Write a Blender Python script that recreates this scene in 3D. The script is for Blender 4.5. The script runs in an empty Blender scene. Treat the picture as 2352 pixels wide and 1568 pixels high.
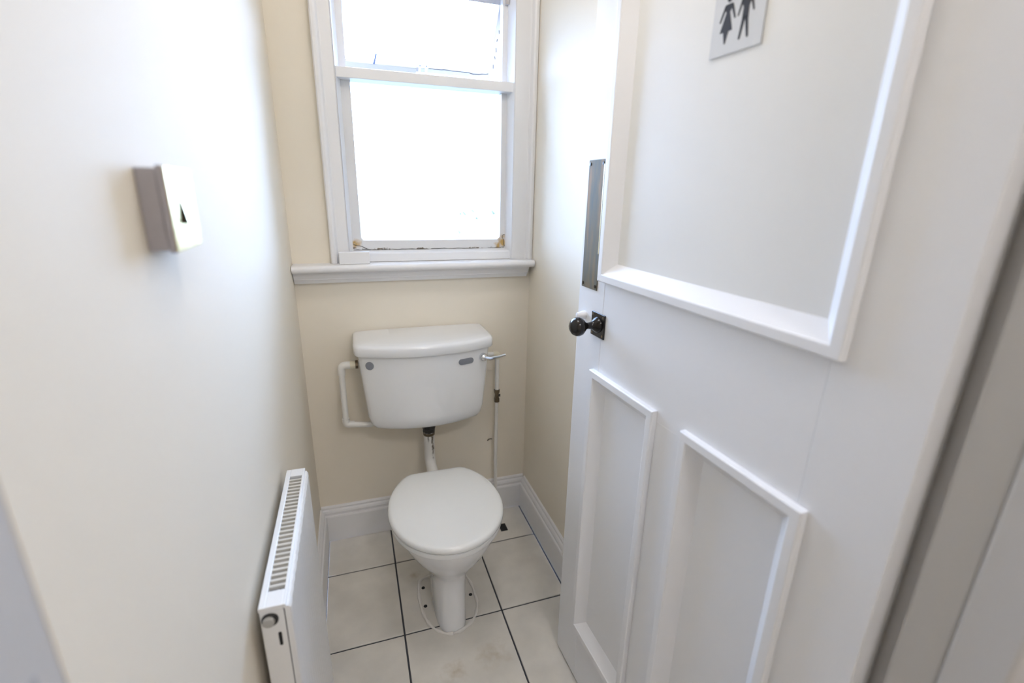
import bpy, bmesh, math, random
from mathutils import Vector, Matrix
random.seed(4)
S = bpy.context.scene
COL = S.collection
PI = math.pi
# ------------------------------------------------------------------ camera
F_PX, YAW, PITCH, ROLL = 1098.78, math.radians(18.644), math.radians(17.357), math.radians(1.218)
cam = bpy.data.cameras.new('camera'); cam_o = bpy.data.objects.new('camera', cam); COL.objects.link(cam_o)
cam.sensor_width = 36; cam.lens = F_PX / 2352 * 36; cam.clip_start = 0.01
fw = Vector((math.sin(YAW)*math.cos(PITCH), math.cos(YAW)*math.cos(PITCH), -math.sin(PITCH)))
r0 = Vector((math.cos(YAW), -math.sin(YAW), 0)); u0 = r0.cross(fw)
rt = r0*math.cos(ROLL) + u0*math.sin(ROLL); up = -r0*math.sin(ROLL) + u0*math.cos(ROLL)
M = Matrix((rt, up, -fw)).transposed().to_4x4(); M.translation = Vector((0.194, -1.788, 1.381))
cam_o.matrix_world = M
cam.dof.use_dof = True; cam.dof.focus_distance = 1.35; cam.dof.aperture_fstop = 2.0
S.camera = cam_o
# ------------------------------------------------------------------ sky and exposure
world = bpy.data.worlds.new('sky'); S.world = world; world.use_nodes = True
bg = world.node_tree.nodes['Background']; bg.inputs[0].default_value = (0.64, 0.875, 1.40, 1); bg.inputs[1].default_value = 9.0
S.view_settings.view_transform = 'Standard'; S.view_settings.look = 'None'
S.view_settings.exposure = 1.1; S.view_settings.gamma = 1.0; S.view_settings.use_curve_mapping = False
def portal(name, loc, rot, sx, sy):
    l = bpy.data.lights.new(name, 'AREA'); l.shape = 'RECTANGLE'; l.size = sx; l.size_y = sy; l.cycles.is_portal = True
    o = bpy.data.objects.new(name, l); o.location = loc; o.rotation_euler = rot; COL.objects.link(o); return o
portal('window_portal', (0.486, 0.33, 1.62), (-PI/2, 0, 0), 0.72, 1.1)

ROOM_LAMP, HALL_LAMP = 9.0, 26.0       # radiance of the two ceiling lamps
# ------------------------------------------------------------------ materials
def mat(name, col, rough=0.5, metal=0.0, coat=0.0, bump=0.0, bscale=60, vary=0.0, vscale=6, spec=0.5):
    m = bpy.data.materials.new(name); m.use_nodes = True; nt = m.node_tree; b = nt.nodes['Principled BSDF']
    b.inputs['Base Color'].default_value = (*col, 1); b.inputs['Roughness'].default_value = rough
    b.inputs['Metallic'].default_value = metal; b.inputs['Coat Weight'].default_value = coat
    b.inputs['Coat Roughness'].default_value = 0.05; b.inputs['Specular IOR Level'].default_value = spec
    tc = nt.nodes.new('ShaderNodeTexCoord')
    if bump > 0:
        n = nt.nodes.new('ShaderNodeTexNoise'); n.inputs['Scale'].default_value = bscale; n.inputs['Detail'].default_value = 4
        bp = nt.nodes.new('ShaderNodeBump'); bp.inputs['Strength'].default_value = bump; bp.inputs['Distance'].default_value = 0.002
        nt.links.new(tc.outputs['Object'], n.inputs['Vector']); nt.links.new(n.outputs['Fac'], bp.inputs['Height']); nt.links.new(bp.outputs[0], b.inputs['Normal'])
    if vary > 0:
        n = nt.nodes.new('ShaderNodeTexNoise'); n.inputs['Scale'].default_value = vscale; n.inputs['Detail'].default_value = 5
        r = nt.nodes.new('ShaderNodeValToRGB'); r.color_ramp.elements[0].position = 0.3; r.color_ramp.elements[1].position = 0.7
        r.color_ramp.elements[0].color = (*[c*(1-vary) for c in col], 1); r.color_ramp.elements[1].color = (*col, 1)
        nt.links.new(tc.outputs['Object'], n.inputs['Vector']); nt.links.new(n.outputs['Fac'], r.inputs[0]); nt.links.new(r.outputs[0], b.inputs['Base Color'])
    return m
def stain_layer(m, spots, col, scale=60, thresh=(0.45, 0.6), stretch=(1, 1, 1)):
    """mix a stain colour where noise-warped distance to one of the spots (x,y,z,radius) is small"""
    nt = m.node_tree; b = nt.nodes['Principled BSDF']; L = nt.links
    tc = nt.nodes.new('ShaderNodeTexCoord')
    nz = nt.nodes.new('ShaderNodeTexNoise'); nz.inputs['Scale'].default_value = scale; nz.inputs['Detail'].default_value = 3
    L.new(tc.outputs['Object'], nz.inputs['Vector'])
    acc = None
    for (x, y, z, r) in spots:
        d = nt.nodes.new('ShaderNodeVectorMath'); d.operation = 'SUBTRACT'; d.inputs[1].default_value = (x, y, z); L.new(tc.outputs['Object'], d.inputs[0])
        sc = nt.nodes.new('ShaderNodeVectorMath'); sc.operation = 'MULTIPLY'; sc.inputs[1].default_value = stretch; L.new(d.outputs[0], sc.inputs[0])
        ln = nt.nodes.new('ShaderNodeVectorMath'); ln.operation = 'LENGTH'; L.new(sc.outputs[0], ln.inputs[0])
        mr = nt.nodes.new('ShaderNodeMapRange'); mr.inputs['From Min'].default_value = r; mr.inputs['From Max'].default_value = 0; L.new(ln.outputs['Value'], mr.inputs['Value'])
        if acc is None: acc = mr.outputs[0]
        else:
            mx = nt.nodes.new('ShaderNodeMath'); mx.operation = 'MAXIMUM'; L.new(acc, mx.inputs[0]); L.new(mr.outputs[0], mx.inputs[1]); acc = mx.outputs[0]
    mu = nt.nodes.new('ShaderNodeMath'); mu.operation = 'MULTIPLY'; L.new(acc, mu.inputs[0]); L.new(nz.outputs['Fac'], mu.inputs[1])
    m2 = nt.nodes.new('ShaderNodeMath'); m2.operation = 'MULTIPLY'; m2.inputs[1].default_value = 2.0; L.new(mu.outputs[0], m2.inputs[0])
    rp = nt.nodes.new('ShaderNodeMapRange'); rp.inputs['From Min'].default_value = thresh[0]; rp.inputs['From Max'].default_value = thresh[1]; L.new(m2.outputs[0], rp.inputs['Value'])
    mix = nt.nodes.new('ShaderNodeMix'); mix.data_type = 'RGBA'; L.new(rp.outputs[0], mix.inputs['Factor'])
    src = b.inputs['Base Color']
    if src.is_linked: L.new(src.links[0].from_socket, mix.inputs['A'])
    else: mix.inputs['A'].default_value = src.default_value
    mix.inputs['B'].default_value = (*col, 1); L.new(mix.outputs['Result'], b.inputs['Base Color'])
    return m
CREAM = mat('cream_wall_paint', (0.865, 0.795, 0.67), 0.65, bump=0.12, bscale=35, spec=0.35)
GLOSSW = mat('white_gloss_paint', (0.85, 0.845, 0.845), 0.32, bump=0.05, bscale=18)
TRIMW = mat('white_trim_paint', (0.84, 0.83, 0.825), 0.38, bump=0.05, bscale=25)
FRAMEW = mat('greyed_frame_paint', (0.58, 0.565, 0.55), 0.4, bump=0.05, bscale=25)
DOORW = mat('white_door_paint', (0.84, 0.835, 0.84), 0.36, bump=0.05, bscale=16)
PANELW = mat('off_white_panel_paint', (0.83, 0.82, 0.79), 0.38, bump=0.06, bscale=22)
CERAM = mat('white_glazed_ceramic', (0.86, 0.86, 0.855), 0.10, coat=0.4)
SEATW = mat('white_seat_plastic', (0.87, 0.87, 0.845), 0.16, coat=0.2)
PLASTW = mat('white_pipe_plastic', (0.80, 0.78, 0.73), 0.35)
CREAMPL = mat('cream_plastic', (0.74, 0.69, 0.54), 0.4)
RADW = mat('white_radiator_enamel', (0.85, 0.845, 0.83), 0.28)
TILE = mat('pale_floor_tile', (0.80, 0.765, 0.70), 0.30, vary=0.16, vscale=9, bump=0.03, bscale=30)
stain_layer(TILE, [(0.40, -0.72, 0, 0.10), (0.52, -0.70, 0, 0.12), (0.33, -0.3, 0, .05), (0.42, -0.78, 0, .03)], (0.55, 0.48, 0.38), 38, (0.55, 1.5))
GROUT = mat('dark_grey_grout', (0.06, 0.063, 0.072), 0.8)
DARK = mat('black_void', (0.012, 0.012, 0.014), 0.7)
CHROME = mat('chrome', (0.75, 0.76, 0.78), 0.08, metal=1)
IRON = mat('black_iron', (0.012, 0.010, 0.009), 0.16, spec=0.4)
BRASSY = mat('polished_brass', (0.93, 0.85, 0.60), 0.22, metal=1)
SWBRASS = mat('bright_brass', (0.74, 0.62, 0.31), 0.3, metal=1, bump=0.25, bscale=70)
AGEDBR = mat('tarnished_brass', (0.20, 0.155, 0.10), 0.35, metal=0.7, vary=0.45, vscale=25)
BRONZE = mat('aged_bronze_plate', (0.26, 0.20, 0.12), 0.55, metal=0.2, spec=0.3)
def bronze_patina(m):
    nt = m.node_tree; b = nt.nodes['Principled BSDF']; tc = nt.nodes.new('ShaderNodeTexCoord')
    mp = nt.nodes.new('ShaderNodeMapping'); mp.inputs['Scale'].default_value = (60, 60, 9)
    n = nt.nodes.new('ShaderNodeTexNoise'); n.inputs['Scale'].default_value = 1.0; n.inputs['Detail'].default_value = 5
    r = nt.nodes.new('ShaderNodeValToRGB'); e = r.color_ramp.elements
    e[0].position = 0.35; e[0].color = (0.115, 0.115, 0.085, 1); e[1].position = 0.68; e[1].color = (0.27, 0.16, 0.07, 1)
    e2 = r.color_ramp.elements.new(0.52); e2.color = (0.16, 0.13, 0.075, 1)
    nt.links.new(tc.outputs['Object'], mp.inputs[0]); nt.links.new(mp.outputs[0], n.inputs['Vector']); nt.links.new(n.outputs['Fac'], r.inputs[0]); nt.links.new(r.outputs[0], b.inputs['Base Color'])
bronze_patina(BRONZE)
GREYBADGE = mat('grey_badge', (0.25, 0.265, 0.30), 0.4, metal=0.2)
BOXGREY = mat('grey_metal_box', (0.34, 0.32, 0.33), 0.4)
SIGNW = mat('pale_sign_plastic', (0.66, 0.67, 0.68), 0.35)
SIGNB = mat('black_print', (0.018, 0.016, 0.018), 0.5)
CAULK = mat('old_sealant', (0.82, 0.79, 0.74), 0.6, bump=0.3, bscale=90)
RUBBER = mat('blackened_rubber', (0.03, 0.028, 0.027), 0.5, vary=0.5, vscale=80)
PIPEST = mat('stained_flush_pipe', (0.76, 0.74, 0.70), 0.35)
stain_layer(PIPEST, [(0.437, -0.136, 0.470, 0.05), (0.438, -0.136, 0.43, 0.05), (0.421, -0.138, 0.482, 0.03)], (0.10, 0.075, 0.05), 90, (0.5, 1.0), (4.0, 1, 0.5))
SASHW = mat('weathered_sash_paint', (0.76, 0.755, 0.75), 0.4, bump=0.15, bscale=60)
stain_layer(SASHW, [(0.758, 0.03, 1.195, 0.038), (0.213, 0.03, 1.192, 0.030), (0.742, .03, 1.183, .030), (0.763, .03, 1.215, .022)], (0.52, 0.33, 0.10), 55, (0.30, 0.80))
stain_layer(SASHW, [(0.768, 0.03, 1.176, 0.022), (0.203, 0.03, 1.178, 0.020), (0.30, 0.03, 1.172, 0.05), (0.65, 0.03, 1.172, 0.04), (0.45, .03, 1.171, .05)], (0.16, 0.12, 0.08), 110, (0.62, 0.85), (0.6, 1, 3))
VENTW = mat('weathered_vent_paint', (0.60, 0.56, 0.54), 0.45, bump=0.2, bscale=60, vary=0.08, vscale=40)
STAIND = mat('dark_putty_line', (0.10, 0.09, 0.08), 0.8)
def glass_mat():
    m = bpy.data.materials.new('window_glass'); m.use_nodes = True; nt = m.node_tree; nt.nodes.clear()
    o = nt.nodes.new('ShaderNodeOutputMaterial'); t = nt.nodes.new('ShaderNodeBsdfTransparent'); g = nt.nodes.new('ShaderNodeBsdfGlossy'); mx = nt.nodes.new('ShaderNodeMixShader'); f = nt.nodes.new('ShaderNodeFresnel')
    t.inputs[0].default_value = (0.95, 0.97, 0.96, 1); g.inputs['Roughness'].default_value = 0.02; f.inputs['IOR'].default_value = 1.45
    nt.links.new(f.outputs[0], mx.inputs[0]); nt.links.new(t.outputs[0], mx.inputs[1]); nt.links.new(g.outputs[0], mx.inputs[2]); nt.links.new(mx.outputs[0], o.inputs[0]); return m
GLASS = glass_mat()
CARPET = mat('hall_carpet', (0.42, 0.36, 0.29), 0.9, bump=0.4, bscale=200)
CEILW = mat('white_ceiling_paint', (0.82, 0.81, 0.78), 0.7)
LEAF = mat('pale_green_leaf', (0.10, 0.12, 0.06), 0.6, vary=0.4, vscale=12)
TWIG = mat('twig_bark', (0.20, 0.15, 0.10), 0.8)
GRAVEL = mat('lawn_grass', (0.12, 0.125, 0.085), 0.9, vary=0.3, vscale=4)

# ------------------------------------------------------------------ helpers
def tag(o, label=None, cat=None, group=None, kind=None):
    if label: o['label'] = label
    if cat: o['category'] = cat
    if group: o['group'] = group
    if kind: o['kind'] = kind
    return o
def empty(name, loc=(0, 0, 0), rz=0):
    o = bpy.data.objects.new(name, None); o.empty_display_size = 0.05; o.location = loc; o.rotation_euler = (0, 0, rz); COL.objects.link(o); return o
def base_of(p):
    b = Vector((0, 0, 0))
    while p is not None:
        b += Vector(p.location); p = p.parent
    return b
def obj(name, bm, m, parent=None, smooth=False, local=False):
    bmesh.ops.recalc_face_normals(bm, faces=bm.faces)
    me = bpy.data.meshes.new(name); bm.to_mesh(me); bm.free(); me.materials.append(m)
    if smooth:
        for p in me.polygons: p.use_smooth = True
        try: me.set_sharp_from_angle(angle=math.radians(40))
        except Exception: pass
    o = bpy.data.objects.new(name, me); COL.objects.link(o)
    if parent is not None:
        o.parent = parent
        if not local: o.location = -base_of(parent)
    return o
def box(x0, x1, y0, y1, z0, z1, bev=0.0, seg=2, bm=None):
    nb = bmesh.new()
    g = bmesh.ops.create_cube(nb, size=1)
    for v in nb.verts: v.co = Vector((x0 + (v.co.x+.5)*(x1-x0), y0 + (v.co.y+.5)*(y1-y0), z0 + (v.co.z+.5)*(z1-z0)))
    if bev > 0: bmesh.ops.bevel(nb, geom=nb.edges[:], offset=bev, segments=seg, profile=0.5, affect='EDGES')
    if bm is None: return nb
    me = bpy.data.meshes.new('t'); nb.to_mesh(me); nb.free(); bm.from_mesh(me); bpy.data.meshes.remove(me); return bm
def loft(rings, cap0=True, cap1=True, bm=None, closed=True):
    bm = bm or bmesh.new(); vs = [[bm.verts.new(p) for p in r] for r in rings]; n = len(rings[0])
    for a, b in zip(vs, vs[1:]):
        for i in range(n if closed else n-1):
            j = (i+1) % n; bm.faces.new((a[i], a[j], b[j], b[i]))
    if cap0: bm.faces.new(vs[0])
    if cap1: bm.faces.new(vs[-1])
    return bm
def frame_for(d):
    d = Vector(d).normalized(); a = Vector((0, 0, 1)) if abs(d.z) < .9 else Vector((1, 0, 0))
    u = d.cross(a).normalized(); return d, u, d.cross(u)
def lathe(c, axis, prof, n=28, bm=None):
    """prof: (distance along axis, radius)"""
    d, u, w = frame_for(axis); c = Vector(c)
    rings = [[c + d*t + (u*math.cos(2*PI*i/n) + w*math.sin(2*PI*i/n))*max(r, 1e-5) for i in range(n)] for t, r in prof]
    return loft(rings, bm=bm)
def path_round(pts, r, n=6):
    pts = [Vector(p) for p in pts]; out = [pts[0]]
    for a, b, c in zip(pts, pts[1:], pts[2:]):
        rr = min(r, (a-b).length*.49, (c-b).length*.49); p = b + (a-b).normalized()*rr; q = b + (c-b).normalized()*rr
        for i in range(n+1):
            t = i/n; out.append(p*(1-t)**2 + b*2*t*(1-t) + q*t*t)
    out.append(pts[-1]); return out
def tube(pts, rad, n=16, bm=None):
    pts = [Vector(p) for p in pts]; rings = []; u = None
    for i, p in enumerate(pts):
        d = (pts[min(i+1, len(pts)-1)] - pts[max(i-1, 0)]).normalized()
        if u is None: _, u, _ = frame_for(d)
        u = (u - d*u.dot(d)).normalized(); w = d.cross(u); r = rad[i] if isinstance(rad, (list, tuple)) else rad
        rings.append([p + (u*math.cos(2*PI*k/n) + w*math.sin(2*PI*k/n))*r for k in range(n)])
    return loft(rings, bm=bm)
def extrude_profile(prof, a, b, axis):
    """closed 2D profile swept straight between a and b on an axis; prof gives the other two coords in order"""
    def P(q, t):
        if axis == 'x': return (t, q[0], q[1])
        if axis == 'y': return (q[0], t, q[1])
        return (q[0], q[1], t)
    return loft([[P(q, a) for q in prof], [P(q, b) for q in prof]])
def round_poly(pts, radii, n=6):
    out = []; N = len(pts)
    for i, (p, r) in enumerate(zip(pts, radii)):
        p = Vector(p); a = Vector(pts[i-1]); c = Vector(pts[(i+1) % N])
        if r <= 0: out.append(p); continue
        s = p + (a-p).normalized()*min(r, (a-p).length*.48); e = p + (c-p).normalized()*min(r, (c-p).length*.48)
        for k in range(n+1):
            t = k/n; out.append(s*(1-t)**2 + p*2*t*(1-t) + e*t*t)
    return out
def poly_plate(pts, y0, y1):
    return loft([[(x, y0, z) for x, z in pts], [(x, y1, z) for x, z in pts]])

W = 0.864; H = 2.45; YF = -1.46; YB = -1.60       # room width, ceiling, front wall faces
# ------------------------------------------------------------------ shell
def struct(name, bm, m, label, cat, parent=None): return tag(obj(name, bm, m, parent), label, cat, kind='structure')
def holed(y0, y1, x0, x1, z0, a=0.19, c=0.785, e=1.125, f=2.075):
    b = box(x0, a, y0, y1, z0, H); box(c, x1, y0, y1, z0, H, bm=b); box(a, c, y0, y1, z0, e, bm=b); box(a, c, y0, y1, f, H, bm=b); return b
struct('wall_outer', holed(0.1005, 0.25, -0.6, W+0.6, -0.45, 0.12, 0.875, 1.125, 2.12), mat('dark_outer_face', (0.20, 0.115, 0.08), 0.9, vary=0.3, vscale=14), 'unseen outer leaf of the window wall, dark brown to cut light bounced off the reveal', 'wall')  # outer leaf kept dark so its reveal throws less skylight on the vent
bm = holed(0, 0.10, -0.15, W+0.15, 0)
struct('wall_back', bm, CREAM, 'cream painted wall with the window, behind the toilet', 'wall')
struct('wall_left', box(-0.15, 0, -1.483, 0, 0, H), CREAM, 'cream painted side wall carrying the radiator and light switch', 'wall')
struct('wall_right', box(W, W+0.15, YB, 0, 0, H), CREAM, 'cream painted side wall behind the open door', 'wall')
bm = box(-1.3, -0.03, YB, -1.484, 0, H); box(W+0.15, 2.2, YB, YF, 0, H, bm=bm); box(0, W, YB, YF, 2.04, H, bm=bm)
struct('wall_front', bm, CREAM, 'cream wall around the doorway between toilet and hall', 'wall')
struct('ceiling', box(-1.3, 2.2, -3.2, 0.0, H, H+0.1), CEILW, 'flat white painted ceiling over toilet and hall', 'ceiling')
# hall, behind the camera
struct('wall_hall_left', box(-1.4, -1.3, -3.2, YF, 0, H), CREAM, 'cream side wall of the hall', 'wall')
struct('wall_hall_right', box(2.2, 2.3, -3.2, YF, 0, H), CREAM, 'cream wall at the other end of the hall', 'wall')
struct('wall_hall_back', box(-1.3, 2.2, -3.3, -3.2, 0, H), CREAM, 'cream hall wall facing the toilet doorway', 'wall')
struct('floor_hall', box(-1.3, 2.2, -3.2, YB, -0.06, -0.004), CARPET, 'plain brown hall carpet outside the toilet', 'floor')
# floor: grout bed with tiles
fl = struct('floor', box(0, W, YB, 0, -0.06, -0.0035), GROUT, 'pale tiled floor with dark grey joints', 'floor')
XS = [0.0205, 0.2662, 0.5962, 0.8405]; YS = [-0.0135, -0.2173, -0.5473, -0.8773, -1.2073, -1.5373, -1.60]
g = 0.0028
for yi in range(len(YS)-1):
    for xi in range(3):
        a = XS[xi] + (g if xi else 0.002); b = XS[xi+1] - (g if xi < 2 else 0.002)
        c = YS[yi+1] + g; d = YS[yi] - (g if yi else 0.002)
        obj('tile', box(a, b, c, d, -0.01, 0, 0.0012, 1), TILE, fl)
obj('notch', box(0.712, 0.742, -0.165, -0.118, -0.008, 0.0012, 0.0006, 1), DARK, fl)['label'] = 'dark broken notch in the tile by the pipe'
# baseboards
SK = [(0.0, 0.001), (0.021, 0.001), (0.021, 0.112), (0.019, 0.117), (0.014, 0.118), (0.014, 0.124), (0.016, 0.130), (0.013, 0.138), (0.008, 0.143), (0.008, 0.150), (0.005, 0.155), (0.0, 0.156)]
struct('baseboard_back', extrude_profile([(-a, z) for a, z in SK], 0.002, W-0.002, 'x'), TRIMW, 'white moulded skirting board along the window wall', 'skirting board')
struct('baseboard_left', extrude_profile([(a, z) for a, z in SK], YF, -0.020, 'y'), TRIMW, 'white moulded skirting board behind the radiator', 'skirting board')
struct('baseboard_right', extrude_profile([(W-a, z) for a, z in SK], YF, -0.020, 'y'), TRIMW, 'white moulded skirting board running behind the open door', 'skirting board')
# door lining
t = tag(empty('trim_1', (0.0, -1.53, 0)), 'white painted door jamb beside the light switch wall, with strike plate', 'door jamb', kind='structure')
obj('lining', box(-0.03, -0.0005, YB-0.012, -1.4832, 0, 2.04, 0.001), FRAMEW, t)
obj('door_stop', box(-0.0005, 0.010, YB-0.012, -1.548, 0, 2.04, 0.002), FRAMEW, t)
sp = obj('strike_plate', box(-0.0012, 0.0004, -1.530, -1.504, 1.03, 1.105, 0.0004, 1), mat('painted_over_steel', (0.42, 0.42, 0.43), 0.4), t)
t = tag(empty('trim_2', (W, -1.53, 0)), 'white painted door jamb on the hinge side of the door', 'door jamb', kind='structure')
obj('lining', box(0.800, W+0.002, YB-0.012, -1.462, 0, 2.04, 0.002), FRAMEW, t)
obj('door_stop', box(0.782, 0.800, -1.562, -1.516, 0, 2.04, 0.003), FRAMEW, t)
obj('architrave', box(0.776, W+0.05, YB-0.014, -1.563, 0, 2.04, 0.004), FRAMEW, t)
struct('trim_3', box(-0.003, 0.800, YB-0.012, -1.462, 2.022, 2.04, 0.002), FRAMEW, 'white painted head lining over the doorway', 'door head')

# ------------------------------------------------------------------ ceiling lamps of the room and of the hall
def ceiling_lamp(x, y, strength, label):
    lamp = tag(empty('ceiling_light', (x, y, H)), label, 'light')
    m = bpy.data.materials.new('lit_opal_glass'); m.use_nodes = True; gb = m.node_tree.nodes['Principled BSDF']
    gb.inputs['Base Color'].default_value = (0.9, 0.9, 0.88, 1); gb.inputs['Emission Color'].default_value = (1.0, 0.97, 0.985, 1); gb.inputs['Emission Strength'].default_value = strength
    obj('ceiling_plate', lathe((x, y, H), (0, 0, -1), [(0, 0.0), (0, 0.10), (0.02, 0.10), (0.022, 0.0)], 32), GLOSSW, lamp)
    obj('shade', lathe((x, y, H-0.02), (0, 0, -1), [(0, 0.11), (0.02, 0.125), (0.05, 0.125), (0.08, 0.105), (0.10, 0.07), (0.11, 0.0)], 32), m, lamp, True)
ceiling_lamp(0.45, -0.95, ROOM_LAMP, 'round opal glass ceiling light above the toilet room')
ceiling_lamp(0.62, -2.6, HALL_LAMP, 'round opal glass ceiling light in the hall outside the door')

# ------------------------------------------------------------------ window
wn = tag(empty('window_1', (0.49, 0.0, 1.132)), 'white painted timber window with open top vent and rust-stained lower frame', 'window', kind='structure')
def arch(sx, x_out, x_in):
    # profile across x (outer to inner) and y depth
    d = 1 if x_in > x_out else -1
    w = abs(x_in - x_out)
    pr = [(0, 0), (0, -0.026), (0.004, -0.030), (0.012, -0.031), (0.018, -0.028), (0.021, -0.022), (0.024, -0.016), (0.028, -0.015), (w-0.004, -0.015), (w, -0.012), (w, 0)]
    return [(x_out + d*a, y) for a, y in pr]
obj('architrave', extrude_profile(arch(1, 0.127, 0.188), 1.132, 2.13, 'z'), TRIMW, wn)
obj('architrave', extrude_profile(arch(-1, 0.8637, 0.782), 1.132, 2.13, 'z'), TRIMW, wn)
obj('architrave', box(0.188, 0.782, -0.015, 0, 2.06, 2.13), TRIMW, wn)
# frame jambs with splayed inner faces
obj('frame_jamb', extrude_profile([(0.1885, -0.0145), (0.2015, 0.03), (0.2015, 0.10), (0.1905, 0.10)], 1.132, 2.07, 'z'), GLOSSW, wn)
obj('frame_jamb', extrude_profile([(0.7815, -0.0145), (0.7685, 0.03), (0.7685, 0.10), (0.7845, 0.10)], 1.132, 2.07, 'z'), GLOSSW, wn)
obj('frame_head', box(0.19, 0.785, 0.0, 0.10, 2.035, 2.073), GLOSSW, wn)
obj('frame_bottom', extrude_profile([(-0.004, 1.133), (-0.004, 1.160), (-0.001, 1.1635), (0.03, 1.170), (0.10, 1.170), (0.10, 1.133)], 0.1885, 0.7815, 'x'), GLOSSW, wn)
obj('transom', box(0.19, 0.784, -0.006, 0.075, 1.717, 1.748, 0.002), GLOSSW, wn)
# lower fixed light
ls = obj('fixed_sash', box(0.2015, 0.232, 0.030, 0.062, 1.170, 1.717), SASHW, wn)
obj('sash_stile', box(0.748, 0.7685, 0.030, 0.062, 1.170, 1.717), SASHW, wn)
obj('sash_rail', box(0.232, 0.748, 0.030, 0.062, 1.170, 1.205, 0.002), SASHW, wn)
def fillet(cx, cz, sx, sz, r=0.014, y0=0.034, y1=0.058):
    pts = [(cx, cz)] + [(cx + sx*(r - r*math.cos(a)), cz + sz*(r - r*math.sin(a))) for a in [i*PI/16 for i in range(9)]]
    return poly_plate(pts, y0, y1)
for (cx, cz, sx, sz) in ((0.232, 1.205, 1, 1), (0.748, 1.205, -1, 1)):
    obj('putty_fillet', fillet(cx, cz, sx, sz), SASHW, wn, True)
obj('pane', box(0.232, 0.748, 0.048, 0.052, 1.205, 1.717), GLASS, wn)
# cracked paint and putty along the lower rail
for (xa, xb, zz) in ((0.203, 0.29, 1.1725), (0.30, 0.47, 1.1715), (0.48, 0.655, 1.1722), (0.70, 0.765, 1.173)):
    n = 14; pts = []
    for i in range(n+1):
        x = xa + (xb-xa)*i/n; pts.append((x, 0.0297, zz + random.uniform(-.0012, .0016)))
    obj('paint_crack', tube(pts, [0.0004 + random.random()*0.0009 for _ in pts], 5), STAIND, ls)
def crack(pts): obj('paint_crack', tube(path_round(pts, .006, 3), 0.0011, 5), STAIND, ls)
crack([(0.768, 0.0297, 1.222), (0.760, 0.0297, 1.221), (0.757, 0.0297, 1.212), (0.765, 0.0297, 1.200), (0.762, 0.0297, 1.188), (0.769, 0.0297, 1.177)])
crack([(0.203, 0.0297, 1.192), (0.214, 0.0297, 1.186), (0.226, 0.0297, 1.186), (0.240, 0.0297, 1.180), (0.252, 0.0297, 1.173)])
# upper fixed rebate
obj('vent_rebate', box(0.2015, 0.222, 0.034, 0.062, 1.748, 2.035), GLOSSW, wn)
obj('vent_rebate', box(0.750, 0.7685, 0.034, 0.062, 1.748, 2.035), GLOSSW, wn)
# top hung vent, pushed open at the foot
vent = empty('vent_sash', (0, 0.066, 2.02)); vent.parent = wn; vent.location = Vector((0, 0.066, 2.02)) - Vector(wn.location); vent.rotation_euler = (math.radians(37), 0, 0)
vent['label'] = 'top hung vent frame pushed open at the bottom'
L = 0.275
obj('vent_stile', box(0.205, 0.226, 0, 0.026, -L, 0, 0.0015), VENTW, vent, local=True)
obj('vent_stile', box(0.752, 0.772, 0, 0.026, -L, 0, 0.0015), VENTW, vent, local=True)
obj('vent_rail', box(0.226, 0.752, 0, 0.026, -0.022, 0, 0.0015), VENTW, vent, local=True)
obj('vent_rail', box(0.226, 0.752, 0, 0.026, -L, -L+0.018, 0.0015), VENTW, vent, local=True)
obj('pane', box(0.226, 0.752, 0.011, 0.015, -L+0.018, -0.022), GLASS, vent, local=True)
pts = [(0.52 + 0.23*i/20, -0.001, -L+0.0185 + random.uniform(-.001, .0012) + (-.006*math.exp(-((i-16)/2.2)**2))) for i in range(21)]
obj('putty_line', tube(pts, 0.0016, 5), STAIND, vent, local=True)
for i in range(6):
    z = -0.07 - i*0.03; obj('flaked_paint', tube([(0.7645, -0.0006, z), (0.766+random.uniform(-.003, .003), -0.0006, z-0.006-random.random()*.010)], 0.0013, 5), STAIND, vent, local=True)
obj('hinge', box(0.757, 0.769, 0.020, 0.034, 1.99, 2.035, 0.001), VENTW, wn)
stay = obj('casement_stay', box(0.202, 0.475, -0.010, 0.0, -L-0.001, -L+0.019, 0.0035), mat('cream_stay_paint', (0.46, 0.42, 0.35), 0.4), vent, local=True)
STEEL = mat('dull_blue_steel', (0.16, 0.19, 0.30), 0.4, metal=0.6)
obj('stay_peg', tube([(0.322, -0.006, -L+0.015), (0.331, -0.010, -L+0.055)], 0.0032, 8), STEEL, vent, local=True)
obj('stay_block', box(0.300, 0.316, -0.009, -0.001, -L+0.018, -L+0.027, 0.001), GLOSSW, vent, local=True)
for xx in (0.486, 0.510):
    obj('stay_catch', box(xx-0.004, xx+0.004, -0.012, 0.0, -L-0.006, -L+0.022, 0.001), GLOSSW, vent, local=True)
    obj('stay_screw', lathe((xx, -0.011, -L+0.030), (0, -1, 0), [(0, 0.0), (0, 0.003), (0.002, 0.003), (0.003, 0.0)], 10), STEEL, vent, local=True)
obj('bounce_cut_ledge', box(0.122, 0.873, 0.102, 0.29, 1.1255, 1.136, 0.002), mat('dark_ledge_face', (0.05, 0.052, 0.058), 0.6), wn)  # unseen dark ledge, added to keep skylight from bouncing up at the vent
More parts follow.
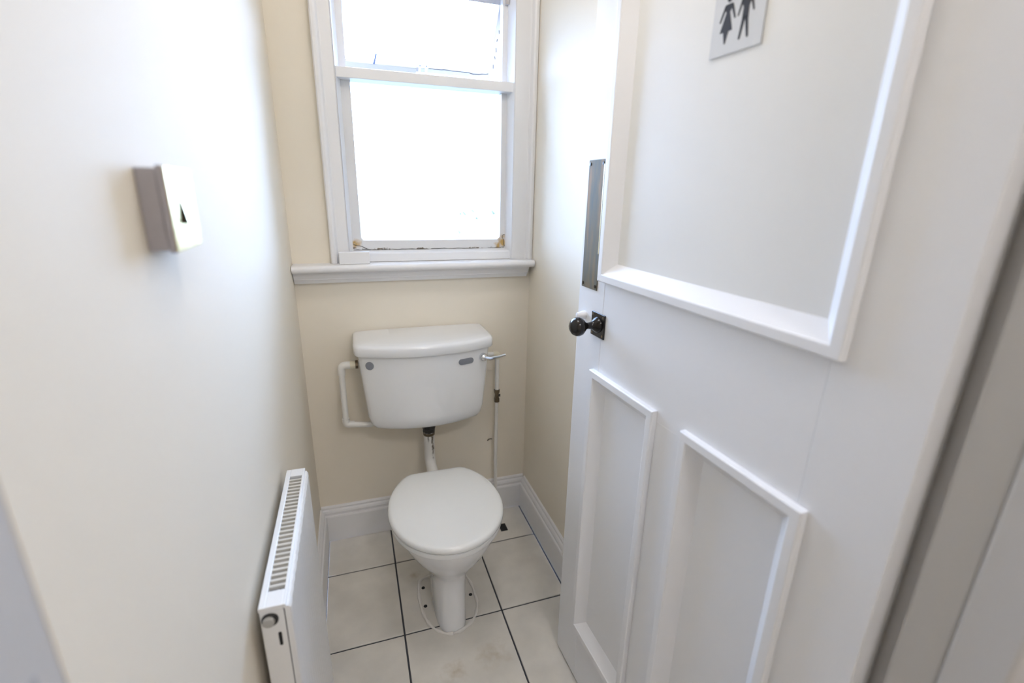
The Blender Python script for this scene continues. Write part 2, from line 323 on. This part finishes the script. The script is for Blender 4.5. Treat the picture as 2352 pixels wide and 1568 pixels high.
# window board with a rounded nose and a moulded apron under it
SP = [(0, 1.1315), (-0.060, 1.1315), (-0.066, 1.130), (-0.071, 1.125), (-0.072, 1.119), (-0.070, 1.112), (-0.064, 1.107), (-0.056, 1.106), (0, 1.106)]
obj('window_sill', extrude_profile(SP, 0.002, 0.860, 'x'), TRIMW, wn, True)
AP = [(0, 1.106), (-0.046, 1.106), (-0.045, 1.100), (-0.038, 1.094), (-0.033, 1.086), (-0.030, 1.083), (-0.030, 1.079), (-0.024, 1.076), (-0.020, 1.070), (-0.016, 1.064), (0, 1.064)]
obj('apron', extrude_profile(AP, 0.002, 0.846, 'x'), TRIMW, wn)
sb = obj('wood_block', box(0.153, 0.254, -0.050, -0.0315, 1.1318, 1.1735, 0.0025), GLOSSW)
tag(sb, 'small white painted wooden block on the window sill against the frame', 'block')

# ------------------------------------------------------------------ toilet pan
CX = 0.421
def seat_outline(sc=1.0, dx=0.0, n=72, cy=-0.49, a=0.181, bf=0.212, bb=0.238, yb=-0.288):
    out = []
    pts = []
    for i in range(n):
        t = 2*PI*i/n; x = a*math.cos(t); s = math.sin(t)
        y = cy + (bb*s if s > 0 else bf*s)
        pts.append((x, min(y, yb)))
    # soften the two clipped corners
    for _ in range(1): pts = [((pts[i-1][0] + 2*pts[i][0] + pts[(i+1) % n][0])/4, (pts[i-1][1] + 2*pts[i][1] + pts[(i+1) % n][1])/4) for i in range(n)]
    return [(CX + x*sc, cy + (y-cy)*sc) for x, y in pts]
def seat_loft(levels):
    return loft([[(x, y, z) for x, y in seat_outline(s)] for z, s in levels])
toilet = tag(empty('toilet', (CX, -0.46, 0)), 'white ceramic toilet pan with closed lid below the wall cistern', 'toilet')
def pan_ring(z, hw, yb, yf, n=48, e=2.0, eb=2.6):
    cy = yb + (yf-yb)*0.5; out = []
    for i in range(n):
        t = 2*PI*i/n; c, s = math.cos(t), math.sin(t); ee = eb if s > 0 else e
        x = hw*math.copysign(abs(c)**(2/ee), c); y = cy + abs(yf-yb)/2*math.copysign(abs(s)**(2/ee), s)
        out.append((CX+0.003 + x, y, z))
    return out
lv = [(0.0, .051, -.31, -.588, 3.2), (.03, .051, -.31, -.584, 3.2), (.10, .054, -.30, -.572, 3.2), (.16, .058, -.29, -.568, 3.0), (.195, .065, -.28, -.575, 2.8), (.225, .082, -.275, -.592, 2.5), (.255, .104, -.27, -.615, 2.3),
      (.29, .129, -.265, -.640, 2.2), (.33, .150, -.26, -.663, 2.1), (.36, .161, -.258, -.678, 2.1), (.380, .166, -.256, -.686, 2.1), (.386, .163, -.258, -.683, 2.1)]
obj('bowl', loft([pan_ring(z, hw, yb, yf, e=e) for z, hw, yb, yf, e in lv]), CERAM, toilet, True)
fo = [(0.345, -0.325), (0.500, -0.325), (0.522, -0.40), (0.524, -0.500), (0.497, -0.560), (0.440, -0.592), (0.395, -0.590), (0.350, -0.545), (0.332, -0.480), (0.331, -0.385)]
fo = round_poly([(x, y, 0) for x, y in fo], [0.03]*len(fo), 4)
def inset(pts, d, z):
    c = sum((Vector(p) for p in pts), Vector())/len(pts); return [tuple((Vector(p) - (Vector(p)-c).normalized()*d)[:2]) + (z,) for p in pts]
obj('sealant_bead', tube([Vector(p) + Vector((0, 0, 0.0025)) for p in fo + fo[:1]], [0.0050 + 0.0018*math.sin(i*1.7) for i in range(len(fo)+1)], 8), CAULK, toilet, True)
for (x, y) in ((0.351, -0.372), (0.347, -0.455), (0.508, -0.452)):
    obj('screw_hole', lathe((x, y, 0.0002), (0, 0, 1), [(0, 0.0065), (0.0012, 0.006), (0.0014, 0.004)], 14), DARK, toilet)
obj('seat_ring', seat_loft([(0.3875, 0.955), (0.390, 0.975), (0.397, 0.982), (0.403, 0.978), (0.4055, 0.955)]), SEATW, toilet, True)
obj('lid', seat_loft([(0.4075, 0.965), (0.409, 0.985), (0.413, 1.0), (0.420, 1.0), (0.425, 0.992), (0.4285, 0.972), (0.4305, 0.935), (0.4320, 0.86), (0.4335, 0.6), (0.4345, 0.3), (0.4348, 0.02)]), SEATW, toilet, True)
for dx in (-0.075, 0.075):
    obj('hinge', lathe((CX+dx-0.014, -0.278, 0.405), (1, 0, 0), [(0, 0.0), (0, 0.009), (0.028, 0.009), (0.028, 0.0)], 14), SEATW, toilet, True)
# ------------------------------------------------------------------ cistern
cis = tag(empty('cistern', (CX, -0.1, 0.55)), 'white ceramic wall cistern with chrome lever under the window sill', 'cistern')
def tank_ring(z, hw, d0, bow, r=0.035, yb=-0.006):
    pts = [(-hw, yb)]; rad = [0.006]
    pts.append((-hw, -d0)); rad.append(r)
    for i in range(1, 14):
        x = -hw + 2*hw*i/14; pts.append((x, -d0 - bow*(1-(x/hw)**2))); rad.append(0)
    pts.append((hw, -d0)); rad.append(r); pts.append((hw, yb)); rad.append(0.006)
    return [(CX + p[0], p[1], z) for p in round_poly([(a, b, 0) for a, b in pts], rad, 5)]
TK = [(0.542, .150, .130, .030), (0.546, .176, .145, .040), (0.556, .194, .155, .046), (0.572, .205, .161, .050), (0.60, .2125, .165, .052), (0.65, .217, .167, .053), (0.74, .2255, .170, .055), (0.838, .2335, .172, .056)]
obj('tank', loft([tank_ring(*a) for a in TK]), CERAM, cis, True)
LD = [(0.8385, .2385, .177, .056), (0.8395, .2435, .181, .057), (0.844, .2465, .183, .058), (0.866, .2465, .183, .058), (0.872, .2450, .1815, .058), (0.8765, .2405, .178, .057), (0.8790, .2330, .171, .056), (0.8805, .205, .15, .05), (0.8815, .12, .11, .03)]
obj('tank_lid', loft([tank_ring(z, hw, d, b, 0.05) for z, hw, d, b in LD]), CERAM, cis, True)
def tank_y(x, d0=.172, bow=.056, hw=.232):
    x -= CX; return -d0 - bow*(1-(x/hw)**2), -2*bow*x/hw**2*-1
def face_disc(x, z, prof, n=20):
    y, sl = tank_y(x); nrm = Vector((sl, -1, 0)).normalized(); return Vector((x, y, z)), nrm
c, nr = face_disc(0.2245, 0.806, None)
obj('round_badge', lathe(c - nr*0.0005, nr, [(0, 0.0), (0, 0.0145), (0.0022, 0.0145), (0.003, 0.013), (0.003, 0.0)], 28), GREYBADGE, cis)['label'] = 'round grey cover disc'
c, nr = face_disc(0.555, 0.800, None)
tx = Vector((-nr.y, nr.x, 0)); tz = Vector((0, 0, 1)); hl, hr = 0.019, 0.0105
prof = [(hl + hr*math.cos(a), hr*math.sin(a)) for a in [-PI/2 + PI*i/8 for i in range(9)]] + [(-hl + hr*math.cos(a), hr*math.sin(a)) for a in [PI/2 + PI*i/8 for i in range(9)]]
obj('oval_badge', loft([[c + tx*a + tz*b + nr*h for a, b in prof] for h in (-0.001, 0.0025)]), GREYBADGE, cis)['label'] = 'grey pill-shaped maker badge'
c, nr = face_disc(0.622, 0.803, None)
lev = obj('flush_lever', lathe(c - nr*0.002, nr, [(0, 0.0), (0, 0.0155), (0.007, 0.0155), (0.014, 0.0135), (0.020, 0.009), (0.023, 0.0)], 24), CHROME, cis, True)
p0 = c + nr*0.012
obj('lever_arm', tube([p0, p0 + Vector((0.02, -0.004, -0.004)), p0 + Vector((0.05, -0.006, 0.001)), p0 + Vector((0.078, -0.004, 0.006))], [0.0085, 0.0075, 0.0055, 0.0048], 12), CHROME, lev, True)
# flush pipe
fp = tag(empty('flush_pipe', (CX+0.006, -0.1, 0.30)), 'stained white flush pipe with blackened nut between cistern and pan', 'pipe')
fx = CX + 0.006
obj('pipe', tube(path_round([(fx, -0.118, 0.528), (fx, -0.118, 0.365), (fx+0.004, -0.20, 0.335), (fx+0.004, -0.262, 0.335)], 0.07, 10), 0.0205, 20), PIPEST, fp, True)
nutb = lathe((fx, -0.118, 0.5415), (0, 0, -1), [(0, 0.029), (0.010, 0.030), (0.030, 0.027), (0.033, 0.023), (0.046, 0.0235), (0.050, 0.0207)], 8)
obj('collar_nut', nutb, RUBBER, fp)
obj('sleeve', lathe((fx, -0.118, 0.4915), (0, 0, -1), [(0, 0.0205), (0, 0.0225), (0.010, 0.022), (0.012, 0.0205)], 20), AGEDBR, fp)
# overflow pipe on the radiator side
op = tag(empty('overflow_pipe', (0.13, -0.1, 0.55)), 'white plastic overflow pipe looping beside the cistern, radiator side', 'pipe')
ox, oy = 0.1295, -0.095
obj('pipe', tube(path_round([(0.1895, oy, 0.783), (ox, oy, 0.783), (ox, oy, 0.553), (0.226, oy, 0.540), (0.230, -0.004, 0.538)], 0.022, 6), 0.0105, 16), PLASTW, op, True)
obj('elbow', tube(path_round([(0.160, oy, 0.783), (ox, oy, 0.783), (ox, oy, 0.748)], 0.024, 8), 0.0132, 16), PLASTW, op, True)
obj('elbow', tube(path_round([(ox, oy, 0.578), (ox, oy, 0.553), (0.158, oy, 0.551)], 0.016, 8), 0.0128, 16), PLASTW, op, True)
obj('union', tube([(0.160, oy, 0.783), (0.178, oy, 0.783)], 0.0145, 16), CREAMPL, op, True)
obj('backnut', lathe((0.178, oy, 0.783), (1, 0, 0), [(0, 0.0), (0, 0.016), (0.009, 0.016), (0.009, 0.0)], 8), AGEDBR, op)
# supply pipe on the door side
spp = tag(empty('supply_pipe', (0.719, -0.05, 0)), 'thin white water supply pipe with brass valve beside the cistern, door side', 'pipe')
sx, sy = 0.719, -0.05
obj('riser', tube([(sx, sy, -0.002), (sx-0.003, sy, 0.30), (sx, sy, 0.556)], 0.0072, 14), PLASTW, spp, True)
obj('tail', tube(path_round([(sx, sy, 0.606), (sx, sy, 0.762), (0.651, sy, 0.762)], 0.02, 8), 0.0088, 14), PLASTW, spp, True)
obj('elbow', tube(path_round([(sx, sy, 0.742), (sx, sy, 0.762), (0.702, sy, 0.762)], 0.016, 8), 0.0115, 14), CREAMPL, spp, True)
vv = obj('valve', lathe((sx, sy, 0.552), (0, 0, 1), [(0, 0.0), (0, 0.0115), (0.017, 0.0115), (0.018, 0.009), (0.026, 0.009), (0.028, 0.0075), (0.034, 0.009), (0.040, 0.009), (0.041, 0.0115), (0.055, 0.0125), (0.056, 0.0)], 6), AGEDBR, spp)
obj('valve_screw', lathe((sx+0.006, sy, 0.580), (1, -0.3, 0), [(0, 0.0), (0, 0.0055), (0.009, 0.0055), (0.009, 0)], 8), RUBBER, vv)
obj('backnut', lathe((0.668, sy, 0.762), (1, 0, 0), [(0, 0.0), (0, 0.013), (0.008, 0.013), (0.008, 0.0)], 8), RUBBER, spp)
pc = obj('pipe_clip', tube(path_round([(0.694, -0.002, 0.350), (0.699, -0.008, 0.360), (0.708, -0.010, 0.361), (0.712, -0.006, 0.357)], 0.004, 3), 0.0022, 8), AGEDBR, None, True)
tag(pc, 'small rusty hook left in the wall beside the supply pipe', 'hook')

# ------------------------------------------------------------------ radiator
rad = tag(empty('radiator', (0.037, -0.907, 0.0)), 'white slim panel radiator with slotted top grille on the side wall', 'radiator')
RX0, RX1, RY0, RY1, RZ0, RZ1 = 0.0135, 0.0605, -1.111, -0.703, 0.085, 0.752
# fluted front panel
pts = [(RX1-0.010, RY0+0.003), (RX1-0.002, RY0+0.003)]
y = RY0+0.006; nfl = 16; step = (RY1-RY0-0.012)/nfl
for i in range(nfl):
    for k, dx in ((0.0, -0.0008), (0.2, 0.0), (0.55, 0.0), (0.75, -0.0008)): pts.append((RX1+dx, y + step*(i+k)))
pts += [(RX1-0.002, RY1-0.003), (RX1-0.010, RY1-0.003)]
obj('front_panel', loft([[(a, b, RZ0) for a, b in pts], [(a, b, RZ1-0.012) for a, b in pts], [(a-0.003, b, RZ1-0.007) for a, b in pts]]), RADW, rad)
obj('back_panel', box(RX0+0.002, RX0+0.010, RY0+0.004, RY1-0.004, RZ0+0.01, RZ1-0.014, 0.002), RADW, rad)
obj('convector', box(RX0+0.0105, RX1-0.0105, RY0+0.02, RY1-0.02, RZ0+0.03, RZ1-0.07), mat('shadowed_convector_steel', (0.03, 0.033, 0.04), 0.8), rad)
# end covers
for (ya, yb_) in ((RY0, RY0+0.0025), (RY1-0.0025, RY1)):
    side = obj('end_cover', box(RX0+0.001, RX1-0.011, ya, yb_, RZ0, RZ1-0.009, 0.001), RADW, rad)
    if ya == RY0:
        obj('plug_socket', lathe((0.0285, RY0+0.001, 0.728), (0, -1, 0), [(0, 0.0), (0, 0.0125), (0.003, 0.0125), (0.004, 0.0110), (0.004, 0.0)], 24), RUBBER, side)
        obj('plug', lathe((0.0270, RY0-0.002, 0.7275), (0, -1, 0), [(0, 0.0), (0, 0.0092), (0.005, 0.0088), (0.006, 0.007), (0.006, 0.0)], 24), mat('dull_grey_plug', (0.42, 0.41, 0.38), 0.4), side)
        sl = [(0.0395 + 0.0026*math.cos(a), 0.686 + (0.011 if math.sin(a) >= 0 else -0.011) + 0.0026*math.sin(a)) for a in [2*PI*i/16 for i in range(16)]]
        obj('slot', poly_plate(sl, RY0-0.0006, RY0+0.002), DARK, side)
# top grille: rim plus single slats
rim_z0, rim_z1 = RZ1-0.008, RZ1
gx0, gx1, gy0, gy1 = RX0+0.010, RX1-0.012, RY0+0.034, RY1-0.030
grille = obj('grille_rim', box(RX0, gx0, RY0, RY1, rim_z0, rim_z1, 0.001), RADW, rad)
for nm, b in (('a', (gx1, RX1-0.0075, RY0, RY1)), ('b', (gx0, gx1, RY0, gy0)), ('c', (gx0, gx1, gy1, RY1))):
    obj('grille_rim', box(*b, rim_z0, rim_z1, 0.0008), RADW, rad)
NS = 27; pitch = (gy1-gy0)/NS
first = None
SLATM = mat('warm_white_slat', (0.66, 0.62, 0.54), 0.4)
for i in range(NS-1):
    yy = gy0 + pitch*(i+1)
    if first is None:
        first = obj('slat', box(gx0-0.001, gx1+0.001, -pitch*0.20, pitch*0.20, rim_z0, rim_z1-0.0015), SLATM, rad); b0 = first.location.copy()
        first.location = b0 + Vector((0, yy, 0))
    else:
        c = first.copy(); COL.objects.link(c); c.location = b0 + Vector((0, yy, 0))
for zz in (0.20, 0.62):
    obj('bracket', box(0.0005, RX0+0.003, -0.84, -0.80, zz, zz+0.06, 0.001), RADW, rad)

# ------------------------------------------------------------------ light switch
sw = tag(empty('light_switch', (0.0, -1.165, 1.355)), 'brass rocker light switch on a surface mounted grey box', 'light switch')
obj('back_box', box(0.0002, 0.0185, -1.2095, -1.1245, 1.3165, 1.3965, 0.0012), BOXGREY, sw)
obj('plate_rim', box(0.0190, 0.0252, -1.2120, -1.1220, 1.3140, 1.3990, 0.0012), BOXGREY, sw)  # edge of the brass plate, grey for the dark hall it reflects
obj('face_plate', box(0.0250, 0.0264, -1.2112, -1.1228, 1.3148, 1.3982, 0.0006), SWBRASS, sw)
rk = poly_plate([(0, 0)], 0, 1) if False else None
prof = [(0.0262, -0.0150), (0.0312, -0.0135), (0.0266, 0.0145), (0.0262, 0.0145)]
obj('rocker', loft([[(a, -1.178, 1.356+z) for a, z in prof], [(a, -1.160, 1.356+z) for a, z in prof]]), SWBRASS, sw)
side = obj('rocker_side', loft([[(a, -1.1788, 1.356+z) for a, z in prof], [(a, -1.1779, 1.356+z) for a, z in prof]]), SIGNB, sw)
for zz in (1.3565,):
    for yy in (-1.199, -1.134): obj('screw', lathe((0.026, yy, zz), (1, 0, 0), [(0, 0.0), (0, 0.0035), (0.0012, 0.003), (0.0014, 0)], 12), BRASSY, sw)

# ------------------------------------------------------------------ door (local x along the leaf from lock edge to hinge, y into the leaf)
TH = 0.043
DL = Vector((0.7245, -0.730, 0.0))
door = tag(empty('door_1', DL, TH - PI/2), 'white panelled door standing open with bronze finger plate and black knob', 'door', kind='structure')
DW, DT, DB, DTOP = 0.768, 0.040, 0.007, 1.99
def dpart(name, bm, m, parent=None, smooth=False):
    o = obj(name, bm, m, parent or door, smooth, local=True); return o
dpart('stile', box(0, 0.116, 0, DT, DB, DTOP, 0.0015), DOORW); dpart('stile', box(0.650, DW, 0, DT, DB, DTOP, 0.0015), DOORW)
dpart('rail', box(0.116, 0.650, 0.0003, DT-0.0003, 0.956, 1.213, 0.0004, 1), DOORW); dpart('rail', box(0.116, 0.650, 0.0003, DT-0.0003, DB, 0.212, 0.0004, 1), DOORW); dpart('rail', box(0.116, 0.650, 0.0003, DT-0.0003, 1.86, DTOP, 0.0004, 1), DOORW)
dpart('muntin', box(0.321, 0.442, 0.0003, DT-0.0003, 0.212, 0.956, 0.0004, 1), DOORW)
def moulding(s0, s1, z0, z1):
    prof = [(0.0, 0.001), (0.0, -0.0105), (0.0015, -0.0122), (0.003, -0.0125), (0.0155, -0.0125), (0.0175, -0.0118), (0.0185, -0.0100), (0.042, 0.012), (0.042, 0.016), (0.0, 0.016)]
    rings = []
    for (cx, cz, sx_, sz_) in ((s0, z0, 1, 1), (s1, z0, -1, 1), (s1, z1, -1, -1), (s0, z1, 1, -1), (s0, z0, 1, 1)):
        rings.append([(cx + sx_*d, h, cz + sz_*d) for d, h in prof])
    bm = loft(rings, False, False); bmesh.ops.remove_doubles(bm, verts=bm.verts, dist=1e-6); return bm
for (s0, s1, z0, z1) in ((0.099, 0.669, 1.193, 1.88), (0.094, 0.341, 0.190, 0.978), (0.421, 0.667, 0.190, 0.978)):
    pn = dpart('panel', box(s0+0.030, s1-0.030, 0.012, 0.026, z0+0.030, z1-0.030), PANELW if z0 > 1 else DOORW)
    dpart('panel_moulding', moulding(s0, s1, z0, z1), DOORW, pn)
fpl = dpart('finger_plate', box(0.014, 0.0845, -0.0028, 0.0, 1.166, 1.453, 0.0010, 1), BRONZE); fpl['label'] = 'aged bronze finger plate'
for s in (0.021, 0.0775):
    for z in (1.175, 1.444): dpart('screw', lathe((s, -0.0028, z), (0, -1, 0), [(-0.001, 0.0), (-0.001, 0.0042), (0.0008, 0.0038), (0.001, 0.0)], 12), IRON, fpl)
dpart('plate_edge', box(0.0805, 0.0833, -0.0036, -0.0020, 1.25, 1.443, 0.0005, 1), BRASSY, fpl)
kn = dpart('door_knob', lathe((0.1005, 0, 1.089), (0, -1, 0), [(0.003, 0.0), (0.003, 0.019), (0.008, 0.0175), (0.014, 0.012), (0.020, 0.0085), (0.030, 0.0075), (0.036, 0.010), (0.040, 0.0155), (0.046, 0.0205), (0.053, 0.0225), (0.060, 0.0215), (0.067, 0.0175), (0.072, 0.010), (0.0735, 0.0)], 32), IRON, None, True); kn['label'] = 'black round knob'
rs = dpart('rose', box(0.0725, 0.1305, -0.0032, 0.0, 1.0605, 1.1175, 0.0008, 1), IRON, kn); rs.location = (0, 0, 0)
for s in (0.079, 0.124):
    for z in (1.067, 1.111): dpart('screw', lathe((s, -0.0032, z), (0, -1, 0), [(-0.001, 0.0), (-0.001, 0.0035), (0.0008, 0.003), (0.001, 0)], 10), AGEDBR, kn)
dpart('painted_stud', lathe((0.036, 0, 1.098), (0, -1, 0), [(-0.001, 0.0), (-0.001, 0.010), (0.006, 0.010), (0.016, 0.0075), (0.022, 0.007), (0.024, 0.0)], 20), DOORW, None, True)
# ------------------------------------------------------------------ sign on the upper panel
sign = tag(empty('toilet_sign', DL, TH - PI/2), 'small pale square sign with black woman and man figures on the door', 'sign')
SY = 0.0115
obj('plate', box(0.3485, 0.4485, SY-0.0018, SY, 1.584, 1.686, 0.0005, 1), SIGNW, sign, local=True)
def fig(pieces, head):
    bm = bmesh.new()
    for pts in pieces: loft([[(s, SY-0.0017, z) for s, z in pts], [(s, SY-0.0022, z) for s, z in pts]], bm=bm)
    hx, hz, hr = head; pts = [(hx + hr*math.cos(2*PI*i/20), hz + hr*math.sin(2*PI*i/20)) for i in range(20)]
    loft([[(s, SY-0.0017, z) for s, z in pts], [(s, SY-0.0022, z) for s, z in pts]], bm=bm)
    return bm
def limb(a, b, w0, w1):
    a, b = Vector(a), Vector(b); d = (b-a).normalized(); nn = Vector((-d.y, d.x)); out = []
    for k in range(7): t = -PI/2 + PI*k/6; out.append(b + d*math.cos(t)*w1 + nn*math.sin(t)*w1)
    for k in range(7): t = PI/2 + PI*k/6; out.append(a + d*math.cos(t)*w0 + nn*math.sin(t)*w0)
    return [tuple(p) for p in out]
wo = [[(0.3735, 1.6515), (0.3845, 1.6515), (0.3865, 1.648), (0.382, 1.6405), (0.3905, 1.6155), (0.3660, 1.6155), (0.3750, 1.6405), (0.3705, 1.648)],
      [(0.3730, 1.6158), (0.3835, 1.6158), (0.3795, 1.5995), (0.3770, 1.5995)],
      limb((0.3725, 1.6490), (0.3645, 1.6310), 0.0022, 0.0014), limb((0.3853, 1.6490), (0.3930, 1.6310), 0.0022, 0.0014)]
obj('woman_figure', fig(wo, (0.3788, 1.6585, 0.0048)), SIGNB, sign, local=True)
mn = [[(0.4055, 1.6515), (0.4205, 1.6515), (0.4225, 1.648), (0.4185, 1.6385), (0.4190, 1.6240), (0.4075, 1.6240), (0.4080, 1.6385), (0.4035, 1.648)],
      limb((0.4105, 1.6250), (0.4065, 1.6005), 0.0028, 0.0019), limb((0.4160, 1.6250), (0.4215, 1.6005), 0.0028, 0.0019),
      limb((0.4050, 1.6490), (0.3995, 1.6315), 0.0022, 0.0013), limb((0.4212, 1.6490), (0.4275, 1.6315), 0.0022, 0.0013)]
obj('man_figure', fig(mn, (0.4130, 1.6590, 0.0050)), SIGNB, sign, local=True)

# ------------------------------------------------------------------ garden outside
struct('ground', box(-25, 25, 2.75, 60, -0.5, -0.4), GRAVEL, 'grass ground beyond the dark strip outside', 'ground')
struct('bounce_cut_strip', box(-25, 25, 0.26, 2.75, -0.5, -0.42), mat('dark_strip_face', (0.028, 0.022, 0.017), 0.95, vary=0.3, vscale=10), 'unseen dark ground strip added below the window to cut bounced light', 'ground strip')  # added dark strip, keeps light bounced off the ground away from the vent
shr = tag(empty('shrub', (1.75, 4.2, -0.4)), 'pale leafy shrub outside the window', 'shrub')
bm = bmesh.new()
for k in range(5):
    a = k*1.26; tube([(1.75, 4.2, -0.4), (1.75+0.25*math.cos(a), 4.2+0.25*math.sin(a), 0.5), (1.75+0.4*math.cos(a+.3), 4.2+0.4*math.sin(a+.3), 1.05)], [0.02, 0.014, 0.006], 6, bm=bm)
obj('stems', bm, TWIG, shr)
bm = bmesh.new()
for i in range(900):
    a = random.random()*2*PI; rr = 0.62*math.sqrt(random.random()); z = 0.2 + 1.05*random.random(); rr *= math.sqrt(max(0.05, 1-((z-0.6)/0.75)**2))
    c = Vector((1.75+rr*math.cos(a), 4.2+rr*math.sin(a), z)); d = Vector((random.gauss(0, 1), random.gauss(0, 1), random.gauss(0, .6))).normalized(); _, u, w = frame_for(d); l = random.uniform(.04, .07)
    vs = [bm.verts.new(c), bm.verts.new(c + d*l*.5 + u*l*.28), bm.verts.new(c + d*l), bm.verts.new(c + d*l*.5 - u*l*.28 + w*.004)]; bm.faces.new(vs)
tag(obj('foliage', bm, LEAF, shr), kind='stuff')
